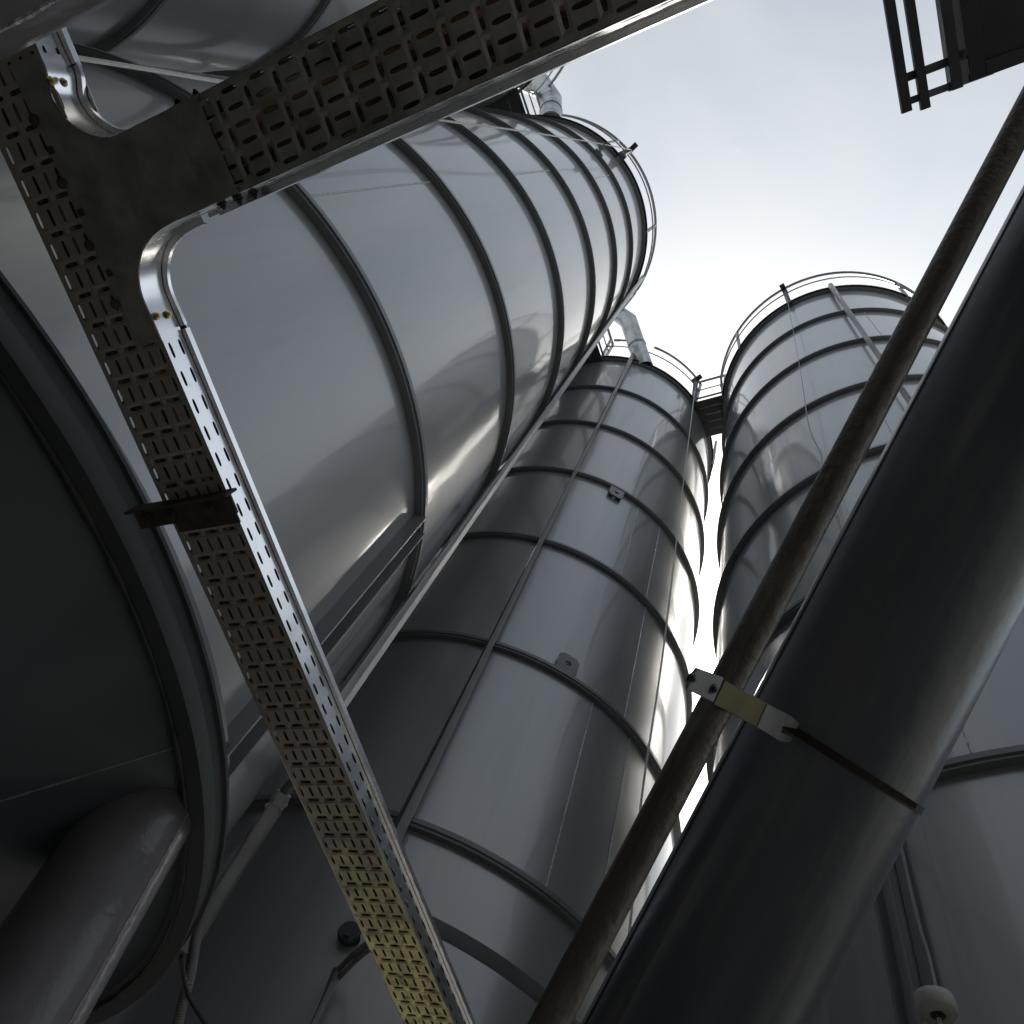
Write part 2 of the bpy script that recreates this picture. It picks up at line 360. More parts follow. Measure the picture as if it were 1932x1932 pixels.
# round cap on the middle silo, nozzles on the left one
def cap(s, c, a0, z, r, L, m, name='nozzle'):
    u = Vector((math.cos(math.radians(a0)), math.sin(math.radians(a0)), 0)); p = pol(c, RS, a0, z+H)
    bm = bmesh.new(); tube(bm, [p-u*.005, p+u*(L-.012), p+u*L], [r, r, r*.88], 28); o = obj(name, bm, m, s)
    bm = bmesh.new(); v = Vector((-u.y, u.x, 0)); box(bm, p+u*(L+.006), u, v, (0, 0, 1), .012, r*.5, r*1.3); obj('grip', bm, m, o)
cap(sC, cC, -81.2, 1.88, .048, .05, M['dark'])
cap(sA, cA, -46.5, 10.2, .06, .06, M['ring'])
cap(sA, cA, -42.3, 11.5, .05, .13, M['ring'])

# railings round the rims (part of each silo)
def railing(s, c, rim, gaps, posts, r=1.645, ht=.98, top_gaps=None):
    def arcs(gp):
        out = []; gp = sorted(gp); 
        for i, (a, b) in enumerate(gp):
            nx = gp[(i+1) % len(gp)][0]+(360 if i == len(gp)-1 else 0); out.append((b, nx))
        return out
    for h_, rr, gp in ((ht, .020, top_gaps or gaps), (.55, .010, gaps)):
        for a, b in arcs(gp):
            m = max(int((b-a)/4), 2); bm = bmesh.new(); tube(bm, [pol(c, r, a+(b-a)*i/m, rim+H+h_) for i in range(m+1)], rr, 8); obj('handrail' if h_ == ht else 'mid_rail', bm, M['rail'], s)
    for a, b in arcs(gaps):
        m = max(int((b-a)/4), 2); bm = bmesh.new(); lathe(bm, [(1.585, rim+H+.05), (1.585, rim+H+.15), (1.59, rim+H+.15), (1.59, rim+H+.05)], m, a, b); move(bm, (c[0], c[1], 0)); obj('toe_board', bm, M['rail'], s)
    for a in posts:
        bm = bmesh.new(); bar(bm, pol(c, 1.60, a, rim+H), pol(c, r, a, rim+H+ht), .035, .035, (math.cos(math.radians(a)), math.sin(math.radians(a)), 0)); obj('rail_post', bm, M['rail'], s)
railing(sC, cC, 11.542, ((-126, -97), (-38, -2)), (-97, -38, -2, 60, 120, 190, 234), top_gaps=((-126, -95), (-88, -72), (-38, -2)))
railing(sD, cD, 11.434, ((142, 178),), (-123, -68, -45, 0, 60, 110, 142, 178, 205))
railing(sA, cA, 11.58, ((52, 84), (232, 268)), (-52, -5, 30, 52, 84, 130, 180, 232, 268))
railing(sE, cE, 11.72, ((52, 84),), (0, 30, 52, 84, 120, 160, 200, 260, 310))

# ------------------------------------------------------------------ catwalks
def catwalk(label, p, q, z, half, group='catwalks between silo roofs'):
    p, q = Vector((*p, 0)), Vector((*q, 0)); d = (q-p).normalized(); s = d.cross(Vector((0, 0, 1))); z += H
    t = thing('catwalk', label, 'catwalk', (p+q)/2+Vector((0, 0, z)), group)
    lo, hi = half
    nb = 5
    for i in range(nb):
        a = lo+(hi-lo)*(i+.5)/nb
        bm = bmesh.new(); bar(bm, p+s*a+Vector((0, 0, z)), q+s*a+Vector((0, 0, z)), (hi-lo)/nb-.006, .03+.004*(i % 2)); obj('floor_plank', bm, M['dark'], t)
    for a in (lo, hi):
        for h_, r in ((1.1, .02), (.6, .010), (.15, .016)):
            bm = bmesh.new(); tube(bm, [p+s*a+Vector((0, 0, z+h_)), q+s*a+Vector((0, 0, z+h_))], r, 8); obj('handrail', bm, M['rail'], t)
        for e in (p, q):
            bm = bmesh.new(); bar(bm, e+s*a+Vector((0, 0, z+.02)), e+s*a+Vector((0, 0, z+1.1)), .035, .035, s); obj('rail_post', bm, M['rail'], t)
    return t
def between(a, b, r1, r2):
    a, b = Vector(a), Vector(b); d = (b-a).normalized(); return a+d*r1, b-d*r2
catwalk('dark catwalk bridging the middle silo and the right silo', *between(cC, cD, 1.5, 1.5), 11.50, (-.06, .52))
catwalk('catwalk bridging the left silo and the middle silo, mostly hidden behind the left rim', *between(cC, cA, 1.5, 1.5), 11.50, (-.40, .40))
catwalk('catwalk bridging the top left silo and the left silo, seen just under the upper tray', *between(cA, cE, 1.5, 1.5), 11.60, (-.45, .45))

# ------------------------------------------------------------------ ducts on the roofs
def duct(label, pts, r):
    pts = [Vector(p) for p in pts]
    t = thing('vent_duct', label, 'duct', pts[0], 'mitred galvanised ducts on the silo roofs')
    n = 26; names = ('riser', 'elbow', 'outlet')
    for i in range(len(pts)-1):
        bm = bmesh.new(); a, b = pts[i], pts[i+1]
        d0 = (b-a).normalized(); x, y = frame_of(d0, Vector((.3, .9, .1)))
        rows = []
        for p, dn in ((a, None if i == 0 else (pts[i]-pts[i-1]).normalized()), (b, None if i == len(pts)-2 else (pts[i+2]-pts[i+1]).normalized())):
            pn = d0 if dn is None else (d0+dn).normalized()
            row = []
            for k in range(n):
                o = (x*math.cos(2*PI*k/n)+y*math.sin(2*PI*k/n))*r; row.append(bm.verts.new(p+o-d0*(o.dot(pn)/d0.dot(pn))))
            rows.append(row)
        for k in range(n): bm.faces.new((rows[0][k], rows[0][(k+1) % n], rows[1][(k+1) % n], rows[1][k]))
        obj(names[min(i, 2)], bm, M['duct'], t)
    bm = bmesh.new(); d = (pts[1]-pts[0]).normalized(); m = pts[0]+(pts[1]-pts[0])*.45; tube(bm, [m-d*.012, m+d*.012], r+.008, 26, False); obj('joint_band', bm, M['duct'], t)
    return t
duct('mitred galvanised duct rising from the roof of the middle silo', [at(1216, 694, 11.6), at(1186, 606, 12.4), at(1166, 592, 12.75), at(1140, 590, 12.85)], .135)
duct('mitred galvanised duct standing behind the rim of the left silo', [at(1039, 232, 11.9), at(1040, 190, 12.7), at(1020, 160, 13.0), at(985, 140, 13.1)], .16)

# ------------------------------------------------------------------ upright conduits
def conduit(label, xy, z0, z1, r, m, parent_c=None, lean=None, brackets=()):
    p = Vector((xy[0], xy[1], z0+H)); q = Vector((lean[0], lean[1], z1+H)) if lean else Vector((xy[0], xy[1], z1+H))
    t = thing('conduit', label, 'pipe', p, 'upright conduits fixed to the silos')
    bm = bmesh.new(); tube(bm, [p, q], r, 20); obj('pipe', bm, m, t)
    for zz in brackets:
        f = (zz-z0)/(z1-z0); c = p+(q-p)*f
        bm = bmesh.new(); tube(bm, [c-Vector((0, 0, .02)), c+Vector((0, 0, .02))], r+.004, 20, False); obj('coupling', bm, m, t)
    return t
q = pol(cC, 1.632, -81.0, 0); conduit('grey upright conduit down the front of the middle silo', (q.x, q.y), 2.3, 11.75, .034, M['pipe'])
conduit('grey upright conduit along the gap between the left silo and the middle silo', (-1.162, 1.809), 1.85, 12.3, .032, M['pipe'])
q = pol(cD, 1.632, -103.2, 0); conduit('grey upright conduit down the front of the right silo', (q.x, q.y), 2.0, 11.5, .034, M['pipe'])
pt, pb = at(536, 1496, 1.66), at(352, 1790, 1.30)
conduit('short thicker grey conduit below the tray at the left silo edge', (pb.x, pb.y), 1.30, 1.66, .027, M['pipe'], lean=(pt.x, pt.y), brackets=(1.63,))
pt, pb = at(637, 1832, 1.70), at(590, 1945, 1.48)
conduit('lowest grey conduit left of the tray at the bottom edge', (pb.x, pb.y), 1.2, 1.70, .022, M['pipe'], lean=(pt.x, pt.y))

# corrugated hoses
def hose(label, pts, r, pitch=.007, m='hose'):
    path = spline(pts, 14); L = sum((b-a).length for a, b in zip(path, path[1:])); n = int(L/pitch)*4
    # resample
    out = []; acc = 0; seg = 0; cum = [0]
    for a, b in zip(path, path[1:]): cum.append(cum[-1]+(b-a).length)
    for i in range(n+1):
        s = L*i/n
        while seg < len(cum)-2 and cum[seg+1] < s: seg += 1
        f = (s-cum[seg])/max(cum[seg+1]-cum[seg], 1e-9); out.append(path[seg]+(path[seg+1]-path[seg])*f)
    rad = [r*(1, .93, .84, .93)[i % 4] for i in range(n+1)]
    bm = bmesh.new(); tube(bm, out, rad, 12); return tag(obj('corrugated_hose', bm, M[m], None, 80), label, 'hose', 'corrugated cable hoses')
hose('corrugated grey hose hanging below the left silo base ring', [at(402, 1690, 1.5), at(380, 1735, 1.36), at(369, 1775, 1.26), at(358, 1840, 1.12), at(345, 1890, 1.06), at(328, 1960, .98)], .016)
hose('corrugated grey hose joining the short conduit to the tray', [at(530, 1504, 1.65), at(545, 1483, 1.67), at(572, 1462, 1.62), at(600, 1450, 1.5)], .018)
hose('upper of two corrugated hoses leaving the lowest conduit beside the tray', [at(628, 1842, 1.70), at(640, 1828, 1.70), at(668, 1800, 1.72), at(700, 1775, 1.6)], .012)
hose('lower of two corrugated hoses leaving the lowest conduit beside the tray', [at(634, 1850, 1.68), at(648, 1836, 1.68), at(676, 1808, 1.70), at(705, 1785, 1.58)], .010)
bm = bmesh.new(); tube(bm, spline([at(342, 1800, 1.02), at(346, 1840, 1.0), at(358, 1885, .97), at(395, 1945, .92)], 8), .006, 8)
tag(obj('cable', bm, M['cable']), 'thin black cable drooping across the corrugated hose at the bottom left', 'cable')

# ------------------------------------------------------------------ ropes and pulleys at the rims
def pulley(label, top, c, a0, rim):
    t = thing('pulley_bracket', label, 'pulley', pol(c, 1.6, a0, rim+H), 'rope pulleys on the silo rims')
    u = Vector((math.cos(math.radians(a0)), math.sin(math.radians(a0)), 0)); v = Vector((-u.y, u.x, 0))
    base = pol(c, 1.60, a0, rim+H-.05); tip = Vector(top)
    bm = bmesh.new(); bar(bm, base, tip, .05, .06, v); obj('arm', bm, M['dark'], t)
    bm = bmesh.new(); tube(bm, [tip-v*.02, tip+v*.02], .06, 20); obj('wheel', bm, M['dark'], t)
    bm = bmesh.new(); box(bm, tip+u*.02, u, v, (0, 0, 1), .16, .07, .05); obj('fork', bm, M['dark'], t)
    return t
def rope(label, pts, r, twin=0, m='rope'):
    t = thing('rope', label, 'rope', pts[-1], 'ropes hanging from the rim pulleys')
    pts = spline(pts, 8)
    bm = bmesh.new(); tube(bm, pts, r, 7); obj('strand', bm, M[m], t)
    if twin:
        bm = bmesh.new(); n = len(pts); tube(bm, [p+Vector((twin, twin*.4, 0))*(1-.75*math.exp(-((i/n-.18)/.06)**2)) for i, p in enumerate(pts)], r, 7); obj('strand', bm, M[m], t)
    return t
pA = at(1191, 282, 11.9)
pulley('black pulley bracket on the rim of the left silo', pA, cA, -44, 11.58)
rope('pair of white ropes running down the upper side of the left silo', [pA, at(1138, 272, 9.6), at(1000, 249, 6.3), at(811, 223, 4.4), at(600, 184, 3.1), at(418, 153, 2.45), at(230, 121, 2.0), at(60, 94, 1.75)], .0042, .017)
bm = bmesh.new(); tube(bm, [at(1137, 276, 9.6)+Vector((0, 0, .05)), at(1137, 276, 9.6)-Vector((0, 0, .06))], [.03, .045], 14); tag(obj('rope_weight', bm, M['white']), 'small pale weight on the ropes below the left silo pulley', 'weight')
pD = at(1480, 548, 12.2)
pulley('black pulley bracket on the rim of the right silo', pD, cD, -123, 11.434)
qD = [on_cyl(cD, 1.70, a, b) for a, b in ((1487, 575), (1510, 700), (1525, 800), (1548, 856), (1552, 880), (1585, 1000))]
bD = on_cyl(cD, 1.62, 1745, 1790)
rope('thin kinked rope hanging down the front of the right silo', [pD]+qD+[pol(cD, 1.70, -129, 2.9+H), on_cyl(cD, 1.68, 1712, 1660), on_cyl(cD, 1.68, 1750, 1800), on_cyl(cD, 1.70, 1768, 1880)], .0024, .005, 'rail')
pC = at(1313, 716, 12.1)
pulley('black pulley bracket on the rim of the middle silo', pC, cC, -39.5, 11.542)
rope('thin white rope hanging straight down the right side of the middle silo', [pC]+[on_cyl(cC, 1.68, a, b) for a, b in ((1283, 960), (1250, 1230), (1210, 1500), (1187, 1750))]+[pol(cC, 1.68, -37.3, 1.7+H)], .0036, .007)

# strip and white counterweight on the right silo
bm = bmesh.new(); c0, c1 = on_cyl(cD, 1.60, 1698, 1600), on_cyl(cD, 1.60, 1757, 1865)
ccol = cD; a0 = -131.6
bar(bm, pol(cD, 1.575, a0, 3.0+H), pol(cD, 1.575, a0, 1.6+H), .035, .006, (math.cos(math.radians(a0)), math.sin(math.radians(a0)), 0)); obj('gauge_board', bm, M['ring'], sD)
cw = on_cyl(cD, 1.70, 1765, 1895)
t = thing('counterweight', 'round off-white plastic weight hanging on the rope at the lower right', 'weight', cw)
bm = bmesh.new(); lathe(bm, [(.0, .028), (.03, .028), (.047, .018), (.05, .004), (.05, -.018), (.044, -.026), (.02, -.028), (0, -.028)], 36); move(bm, cw); bmesh.ops.remove_doubles(bm, verts=bm.verts, dist=1e-5); obj('body', bm, M['white'], t, 50)
bm = bmesh.new(); bolt(bm, cw+Vector((0, 0, -.027)), (0, 0, -1), .012, .012); obj('clamp_nut', bm, M['dark'], t)
bm = bmesh.new(); tube(bm, [cw+Vector((0, 0, -.03)), cw+Vector((.005, 0, -.25))], .006, 8); obj('rope_tail', bm, M['rope'], t)

# ------------------------------------------------------------------ perforated cable tray
ZT = 1.104+H
TD = Vector((math.cos(math.radians(74.55)), math.sin(math.radians(74.55)), 0)); TN = Vector((-TD.y, TD.x, 0))
BD = Vector((math.cos(math.radians(-19.72)), math.sin(math.radians(-19.72)), 0)); BN = Vector((-BD.y, BD.x, 0))
PITCH = .0504; TR, TL = .9445, 1.0908                                # right and left edges of the main run
BL, BU = -.1818, -.3190                                              # lower and upper edges of the branch
WALL = .052
def tile(bm, fn, s0, s1, t0, t1, hl, hw, along, rib=0.):
    """rectangular cell with a round-ended slot; along: slot lies along s"""
    cs, ct = (s0+s1)/2, (t0+t1)/2; out, inn = [], []
    per = [(-1, -1), (-.5, -1), (0, -1), (.5, -1), (1, -1), (1, -.5), (1, 0), (1, .5), (1, 1), (.5, 1), (0, 1), (-.5, 1), (-1, 1), (-1, .5), (-1, 0), (-1, -.5)]
    for u, v in per:
        out.append(bm.verts.new(fn(cs+u*(s1-s0)/2, ct+v*(t1-t0)/2, 0)))
        a, b = (u, v) if along else (v, u)
        x = a*hl; cx = max(-(hl-hw), min(hl-hw, x)); dx, dy = x-cx, b*hw; l = math.hypot(dx, dy) or 1
        x, y = cx+dx/l*hw, dy/l*hw
        if abs(b) < 1 and abs(a) < 1: pass
        if not along: x, y = y, x
        inn.append(bm.verts.new(fn(cs+x, ct+y, rib)))
    for i in range(16):
        j = (i+1) % 16; bm.faces.new((out[i], out[j], inn[j], inn[i]))
def plate(bm, fn, s0, s1, t0, t1):
    vs_ = [bm.verts.new(fn(a, b, 0)) for a, b in ((s0, t0), (s1, t0), (s1, t1), (s0, t1))]; bm.faces.new(vs_)
def perforated(fn, s_start, s_end, t0, t1, phase, skip=None):
    bm = bmesh.new(); W = abs(t1-t0); sg = 1 if t1 > t0 else -1; k0 = math.floor((s_start-phase)/PITCH); s = phase+k0*PITCH
    mg = W*.03
    while s < s_end:
        a, b, c = s-.0085, s+.0085, s+PITCH-.0085                 # rib row then slot row
        if a > s_start-1e-6 and c < s_end+1e-6:
            ew = W*.075
            plate(bm, fn, a, b, t0, t0+sg*ew); plate(bm, fn, a, b, t1-sg*ew, t1)
            cw_ = (W-2*ew)/3
            for i in range(3): tile(bm, fn, a, b, t0+sg*(ew+i*cw_), t0+sg*(ew+(i+1)*cw_), .0135, .0037, False, .0022)
            cw_ = W/6
            for i in range(6): tile(bm, fn, b, c, t0+sg*i*cw_, t0+sg*(i+1)*cw_, .0135, .0035, True)
        s += PITCH
    bmesh.ops.remove_doubles(bm, verts=bm.verts, dist=1e-5)
    return bm
def thick(o, th=.0014, off=1):
    md = o.modifiers.new('thickness', 'SOLIDIFY'); md.thickness = th; md.offset = off; return o
P0 = Vector((0, 0, ZT))
tray = thing('cable_tray', 'T-shaped perforated zinc cable tray crossing the picture, with shiny slotted right side and curved corner', 'cable tray', P0+TD*.1+TN*1.0)
f_main = lambda s, t, h_: P0+TD*s+TN*t+Vector((0, 0, h_))
f_br = lambda s, t, h_: P0+BD*s+BN*t+Vector((0, 0, h_))
PH = .0440
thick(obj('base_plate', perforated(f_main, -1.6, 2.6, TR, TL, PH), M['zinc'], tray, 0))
BS0 = -.80
thick(obj('base_plate', perforated(f_br, -.765, .9, BU, BL, -.7660), M['tee'], tray, 0))
# slotted side walls: the wall stands at the edge of the base
def wall(base_fn, s0, s1, phase, name, m):
    bm = bmesh.new(); fn = lambda s, hh, d: base_fn(s, hh, d)
    k = math.floor((s0-phase)/PITCH); s = phase+k*PITCH
    while s < s1:
        a, b = max(s-PITCH/2, s0), min(s+PITCH/2, s1)
        if b-a > .03 and a < s < b:
            for lo, hi in ((.0, .024), (.024, WALL)): tile(bm, fn, a, b, lo, hi, .0135, .0033, True)
        elif b > a: plate(bm, fn, a, b, 0, WALL)
        s += PITCH
    bmesh.ops.remove_doubles(bm, verts=bm.verts, dist=1e-5)
    return thick(obj(name, bm, m, tray, 0), .0014, 0)
S_LO, S_UP = .028, -.372                                             # where the tee's curved corners meet the main side wall
mainR = lambda s, hh, d: P0+TD*s+TN*(TR-d)+Vector((0, 0, hh))
mainL = lambda s, hh, d: P0+TD*s+TN*(TL+d)+Vector((0, 0, hh))
brL = lambda s, hh, d: P0+BD*s+BN*(BL+d)+Vector((0, 0, hh))
brU = lambda s, hh, d: P0+BD*s+BN*(BU-d)+Vector((0, 0, hh))
wall(mainR, S_LO-.01, 2.6, PH+.021, 'side_wall', M['galv']); wall(mainR, -1.6, S_UP+.01, PH+.021, 'side_wall', M['galv'])
wall(mainL, -1.6, 2.6, PH+.021, 'side_wall', M['galv'])
wall(brL, -.80, .9, -.74, 'side_wall', M['galv']); wall(brU, -.85, .9, -.74, 'side_wall', M['galv'])
# lid: overhanging skirts and flat top
def skirt(pts, outs, name='lid_edge', dr=.0135):
    """pts on the wall line, outs outward unit vectors"""
    prof = ((-.001, WALL+.0015), (.0105, WALL+.0015), (.0105, WALL+dr), (.0090, WALL+dr), (.0090, WALL+.003), (-.001, WALL+.003))
    bm = bmesh.new(); rows = [[bm.verts.new(p+o*a+Vector((0, 0, b))) for a, b in prof] for p, o in zip(pts, outs)]
    for A, B in zip(rows, rows[1:]):
        for i in range(len(prof)): j = (i+1) % len(prof); bm.faces.new((A[i], A[j], B[j], B[i]))
    obj(name, bm, M['galv'], tray, 30)
skirt([mainR(s, 0, 0) for s in (S_LO+.01, 2.6)], [-TN]*2); skirt([mainR(s, 0, 0) for s in (-1.6, S_UP-.005)], [-TN]*2)
skirt([mainL(s, 0, 0) for s in (-1.6, 2.6)], [TN]*2)
skirt([brL(s, 0, 0) for s in (-.775, .9)], [BN]*2); skirt([brU(s, 0, 0) for s in (-.76, .9)], [-BN]*2)
bm = bmesh.new(); box(bm, P0+TD*.5+TN*((TR+TL)/2)+Vector((0, 0, WALL+.0115)), TD, TN, (0, 0, 1), 4.2, TL-TR+.015, .0016); obj('lid', bm, M['galv'], tray)
bm = bmesh.new(); box(bm, P0+BD*.05+BN*((BL+BU)/2)+Vector((0, 0, WALL+.0092)), BD, BN, (0, 0, 1), 1.7, BL-BU+.012, .0016); obj('lid', bm, M['galv'], tray)
# tee plate and curved corner walls
arc_lo = [mainR(.030, 0, 0)]+[at(*p, 1.104) for p in ((290, 618), (276, 580), (265, 540), (263, 502), (272, 466), (298, 437))]+[brL(-.815, 0, 0)]
arc_lo = [mainR(.045, 0, 0), mainR(.018, 0, 0)]+[at(*p, 1.104) for p in ((272.5, 566), (264.5, 536), (263, 503), (272, 468), (294, 440))]+[brL(-.825, 0, 0), brL(-.795, 0, 0)]
arc_up = [mainR(-.392, 0, 0), mainR(-.366, 0, 0)]+[at(*p, 1.104) for p in ((96, 180), (116, 214), (142, 239), (172, 256), (203, 261))]+[brU(-.83, 0, 0), brU(-.80, 0, 0)]
for arc, sgn in ((arc_lo, 1), (arc_up, -1)):
    P = spline(arc, 6); 
    for p in P: p.z = ZT
    cen = (P[0]+P[-1])/2; outs = []
    for i, p in enumerate(P):
        d = (P[min(i+1, len(P)-1)]-P[max(i-1, 0)]).normalized(); o = Vector((d.y, -d.x, 0))
        outs.append(o if o.dot(cen-p) > 0 else -o)
    bm = bmesh.new(); rows = [[bm.verts.new(p+o*.0018+Vector((0, 0, h_))) for h_ in (-.002, WALL)] for p, o in zip(P, outs)]
    for A, B in zip(rows, rows[1:]): bm.faces.new((A[0], B[0], B[1], A[1]))
    obj('curved_side', bm, M['galv'], tray, 80)
    skirt([p+o*.0018 for p, o in zip(P, outs)][3:-3], outs[3:-3], dr=.009)
    if sgn == 1: lo_pts = [p+o*.001 for p, o in zip(P, outs)]
    else: up_pts = [p+o*.001 for p, o in zip(P, outs)]
ZP = Vector((0, 0, -.0032))
TI = .992
loop = [f_main(-.392, TI+.012, 0), f_main(.045, TI-.004, 0)]+lo_pts+[f_br(-.742, BL, 0), f_br(-.742, BU, 0)]+list(reversed(up_pts))
bm = bmesh.new(); vsl = [bm.verts.new(Vector((p.x, p.y, ZT))+ZP) for p in loop]; fc = bm.faces.new(vsl); bmesh.ops.triangulate(bm, faces=[fc]); thick(obj('tee_plate', bm, M['tee'], tray, 0), .0014, 0)
# lap of the branch base over the tee
bm = bmesh.new(); plate(bm, lambda a, b, c: f_br(a, b, -.0048), -.745, -.690, BL, BU); thick(obj('joint_plate', bm, M['tee'], tray, 0), .0012, 0)
bm = bmesh.new()
for s in (-.3147, -.2217, -.1257, -.0301):
    p = f_main(s, TI+.008, -.005); tube(bm, [p, p-Vector((0, 0, .0025)), p-Vector((0, 0, .004))], [.0085, .0085, .005], 14)
    obj('rivet', bm, M['rust'], tray); bm = bmesh.new()
bm.free()
for s, t_ in ((-.2692, .9985), (-.1745, .9932), (-.0782, .9896)):
    bm = bmesh.new(); box(bm, f_main(s, t_-.004, -.0052), TD, TN, (0, 0, 1), .011, .010, .002); obj('dark_hole_block', bm, M['cable'], tray)  # black block standing in for the darkness of a square hole
# bolts on the curved corner ends
def on_wall(px, py):
    d = ray(px, py); k = TR/(d.x*TN.x+d.y*TN.y); return Vector((d.x*k, d.y*k, d.z*k+H))
for px, py in ((293, 597), (314, 594), (92, 154), (116, 157)):
    bm = bmesh.new(); bolt(bm, on_wall(px, py)-TN*.004, -TN, .0044, .005); obj('bolt', bm, M['yellowbolt'], tray)
for s, h_ in ((-.735, .012), (-.705, .012), (-.69, .035), (-.72, .035)):
    bm = bmesh.new(); bolt(bm, brL(s, h_, .002), BN, .0052, .008); obj('bolt', bm, M['dark'], tray)
for s in (-.735, -.70):
    bm = bmesh.new(); bolt(bm, brU(s, .012, .002), -BN, .0052, .008); obj('bolt', bm, M['dark'], tray)

# cables lying in the tray
for i, (t_, r, m) in enumerate(((1.062, .008, 'cable'), (1.035, .011, 'cable_brown'), (1.012, .009, 'cable'), (.985, .010, 'cable_brown'), (.962, .007, 'cable'))):
    bm = bmesh.new(); tube(bm, [f_main(-1.5+.08*k, t_+.004*math.sin(k*.9+i), r+.003) for k in range(51)], r, 8)
    tag(obj('cable', bm, M[m]), ('black' if m == 'cable' else 'brown')+' cable lying inside the long tray run, glimpsed through the slots', 'cable', 'cables inside the tray')
for i, (t_, r, m) in enumerate(((-.205, .009, 'cable'), (-.23, .011, 'cable_brown'), (-.262, .010, 'cable_brown'), (-.295, .008, 'cable'))):
    bm = bmesh.new(); tube(bm, [f_br(-.72+.06*k, t_+.003*math.sin(k*.8+i), r+.003) for k in range(27)], r, 8)
    tag(obj('cable', bm, M[m]), ('black' if m == 'cable' else 'brown')+' cable lying inside the short upper tray branch, glimpsed through the slots', 'cable', 'cables inside the tray')

# bracket carrying the tray on the left silo's base ring
br = thing('tray_bracket', 'dark bolted angle bracket carrying the tray from the left silo base ring', 'bracket', f_main(.34, 1.05, -.01))
bm = bmesh.new(); box(bm, f_main(.325, 1.045, -.010), TD, TN, (0, 0, 1), .005, .236, .034); obj('upright_leg', bm, M['rust'], br)
bm = bmesh.new(); box(bm, f_main(.347, 1.045, -.009), TD, TN, (0, 0, 1), .036, .226, .005); obj('flat_leg', bm, M['rust'], br)
bm = bmesh.new(); box(bm, f_main(.374, 1.008, -.006), TD, TN, (0, 0, 1), .022, .140, .004); obj('clamp_plate', bm, M['rust'], br)
for t_ in (.985, 1.075, 1.13):
    bm = bmesh.new(); bolt(bm, f_main(.349, t_, -.012), (0, 0, -1), .009, .010); obj('bolt', bm, M['rust'], br)

# ------------------------------------------------------------------ thick slanting pipe, conduit and strap
BDIR = Vector((.3616, -.7662, .5312)).normalized(); BP0 = Vector((.2027, .6634, .819+H)); BR = .11
t = thing('steel_pipe', 'thick dark slanting steel pipe crossing the lower right', 'pipe', BP0-BDIR*2.0)
x, y = frame_of(BDIR)
bm = bmesh.new(); tube(bm, [BP0+BDIR*s for s in (-2.6, -1.5, 0, 1.2, 3.)], BR, 64, False); obj('barrel', bm, M['bigpipe'], t, 60)
toC = (Vector((0, 0, H))-BP0); toC = (toC-BDIR*toC.dot(BDIR)).normalized(); sideL = BDIR.cross(toC).normalized()
if sideL.dot(RM @ Vector((-1, 0, 0))) < 0: sideL = -sideL
bm = bmesh.new(); d_ = (toC*math.cos(math.radians(66))+sideL*math.sin(math.radians(66)))
tube(bm, [BP0+d_*(BR+.0002)+BDIR*(-1.6+.04*i) for i in range(100)], [random.uniform(.0012, .0022) for _ in range(100)], 6); obj('weld_seam', bm, M['bigpipe'], t)

CDIR = Vector((.3622, -.6801, .6374)).normalized(); CP0 = Vector((.0115, .5633, .5944+H))
bm = bmesh.new(); tube(bm, [CP0+CDIR*s for s in (-2.2, -.6, 0, .6, 2.4)], .017, 32)
tag(obj('brown_conduit', bm, M['brownpipe'], None, 60), 'thin rusty brown conduit slanting beside the thick dark pipe', 'pipe')

# earthing clamp joining the two
k0 = (RM @ Vector((0, 0, 1)))                                        # towards the lens
def near(px, py, base=BP0, D=None):
    return ray(px, py)
dist = (toC*1).dot(Vector((0, 0, H))-BP0)
def on_pipe(px, py):
    d = ray(px, py); o_ = Vector((0, 0, H))-BP0; dp = d-BDIR*d.dot(BDIR); op = o_-BDIR*o_.dot(BDIR); a = dp.dot(dp); b = 2*dp.dot(op); c = op.dot(op)-BR**2
    q_ = b*b-4*a*c
    return Vector((0, 0, H))+d*((-b-math.sqrt(max(q_, 0)))/2/a)
def conduit_front(px, py):                                           # nearest point of the brown conduit's axis, moved to its front
    d = ray(px, py).normalized(); o_ = Vector((0, 0, H)); w_ = o_-CP0; b_ = d.dot(CDIR)
    tt = (b_*CDIR.dot(w_)-d.dot(w_))/(1-b_*b_)
    return o_+d*(tt-.034)
pL, pR = conduit_front(1372, 1300), on_pipe(1500, 1375)+(Vector((0, 0, H))-on_pipe(1500, 1375)).normalized()*.003
vw = (Vector((0, 0, H))-(pL+pR)/2).normalized(); ab = (pR-pL).normalized(); CN = (vw-ab*vw.dot(ab)).normalized()
def on_front(px, py, lift):
    d = ray(px, py); pl = pL+CN*lift; o_ = Vector((0, 0, H)); return o_+d*(CN.dot(pl-o_)/CN.dot(d))
cl = thing('pipe_clamp', 'metal strap clamp with olive block holding the brown conduit to the thick pipe', 'clamp', on_front(1400, 1325, .01))
def block(pix, lo, hi, m, name):
    bm = bmesh.new(); nrm = CN
    A = [bm.verts.new(on_front(px, py, lo)) for px, py in pix]; B = [bm.verts.new(v.co+nrm*(hi-lo)) for v in A]
    bm.faces.new(A); bm.faces.new(list(reversed(B))); n = len(A)
    for i in range(n): bm.faces.new((A[i], A[(i+1) % n], B[(i+1) % n], B[i]))
    bmesh.ops.bevel(bm, geom=[e for e in bm.edges], offset=.0007, segments=1, affect='EDGES')
    return obj(name, bm, m, cl, 30)
def zc(x_, y_): return (.503125*(2450+x_*.31056), .503125*(2400+y_*.31056))
block([zc(*p) for p in ((505, 325), (820, 440), (690, 735), (375, 580), (440, 410))], .0052, .0085, M['alu'], 'end_plate')
block([zc(*p) for p in ((815, 460), (1315, 735), (1190, 1020), (680, 745))], .0, .005, M['brass'], 'brass_block')
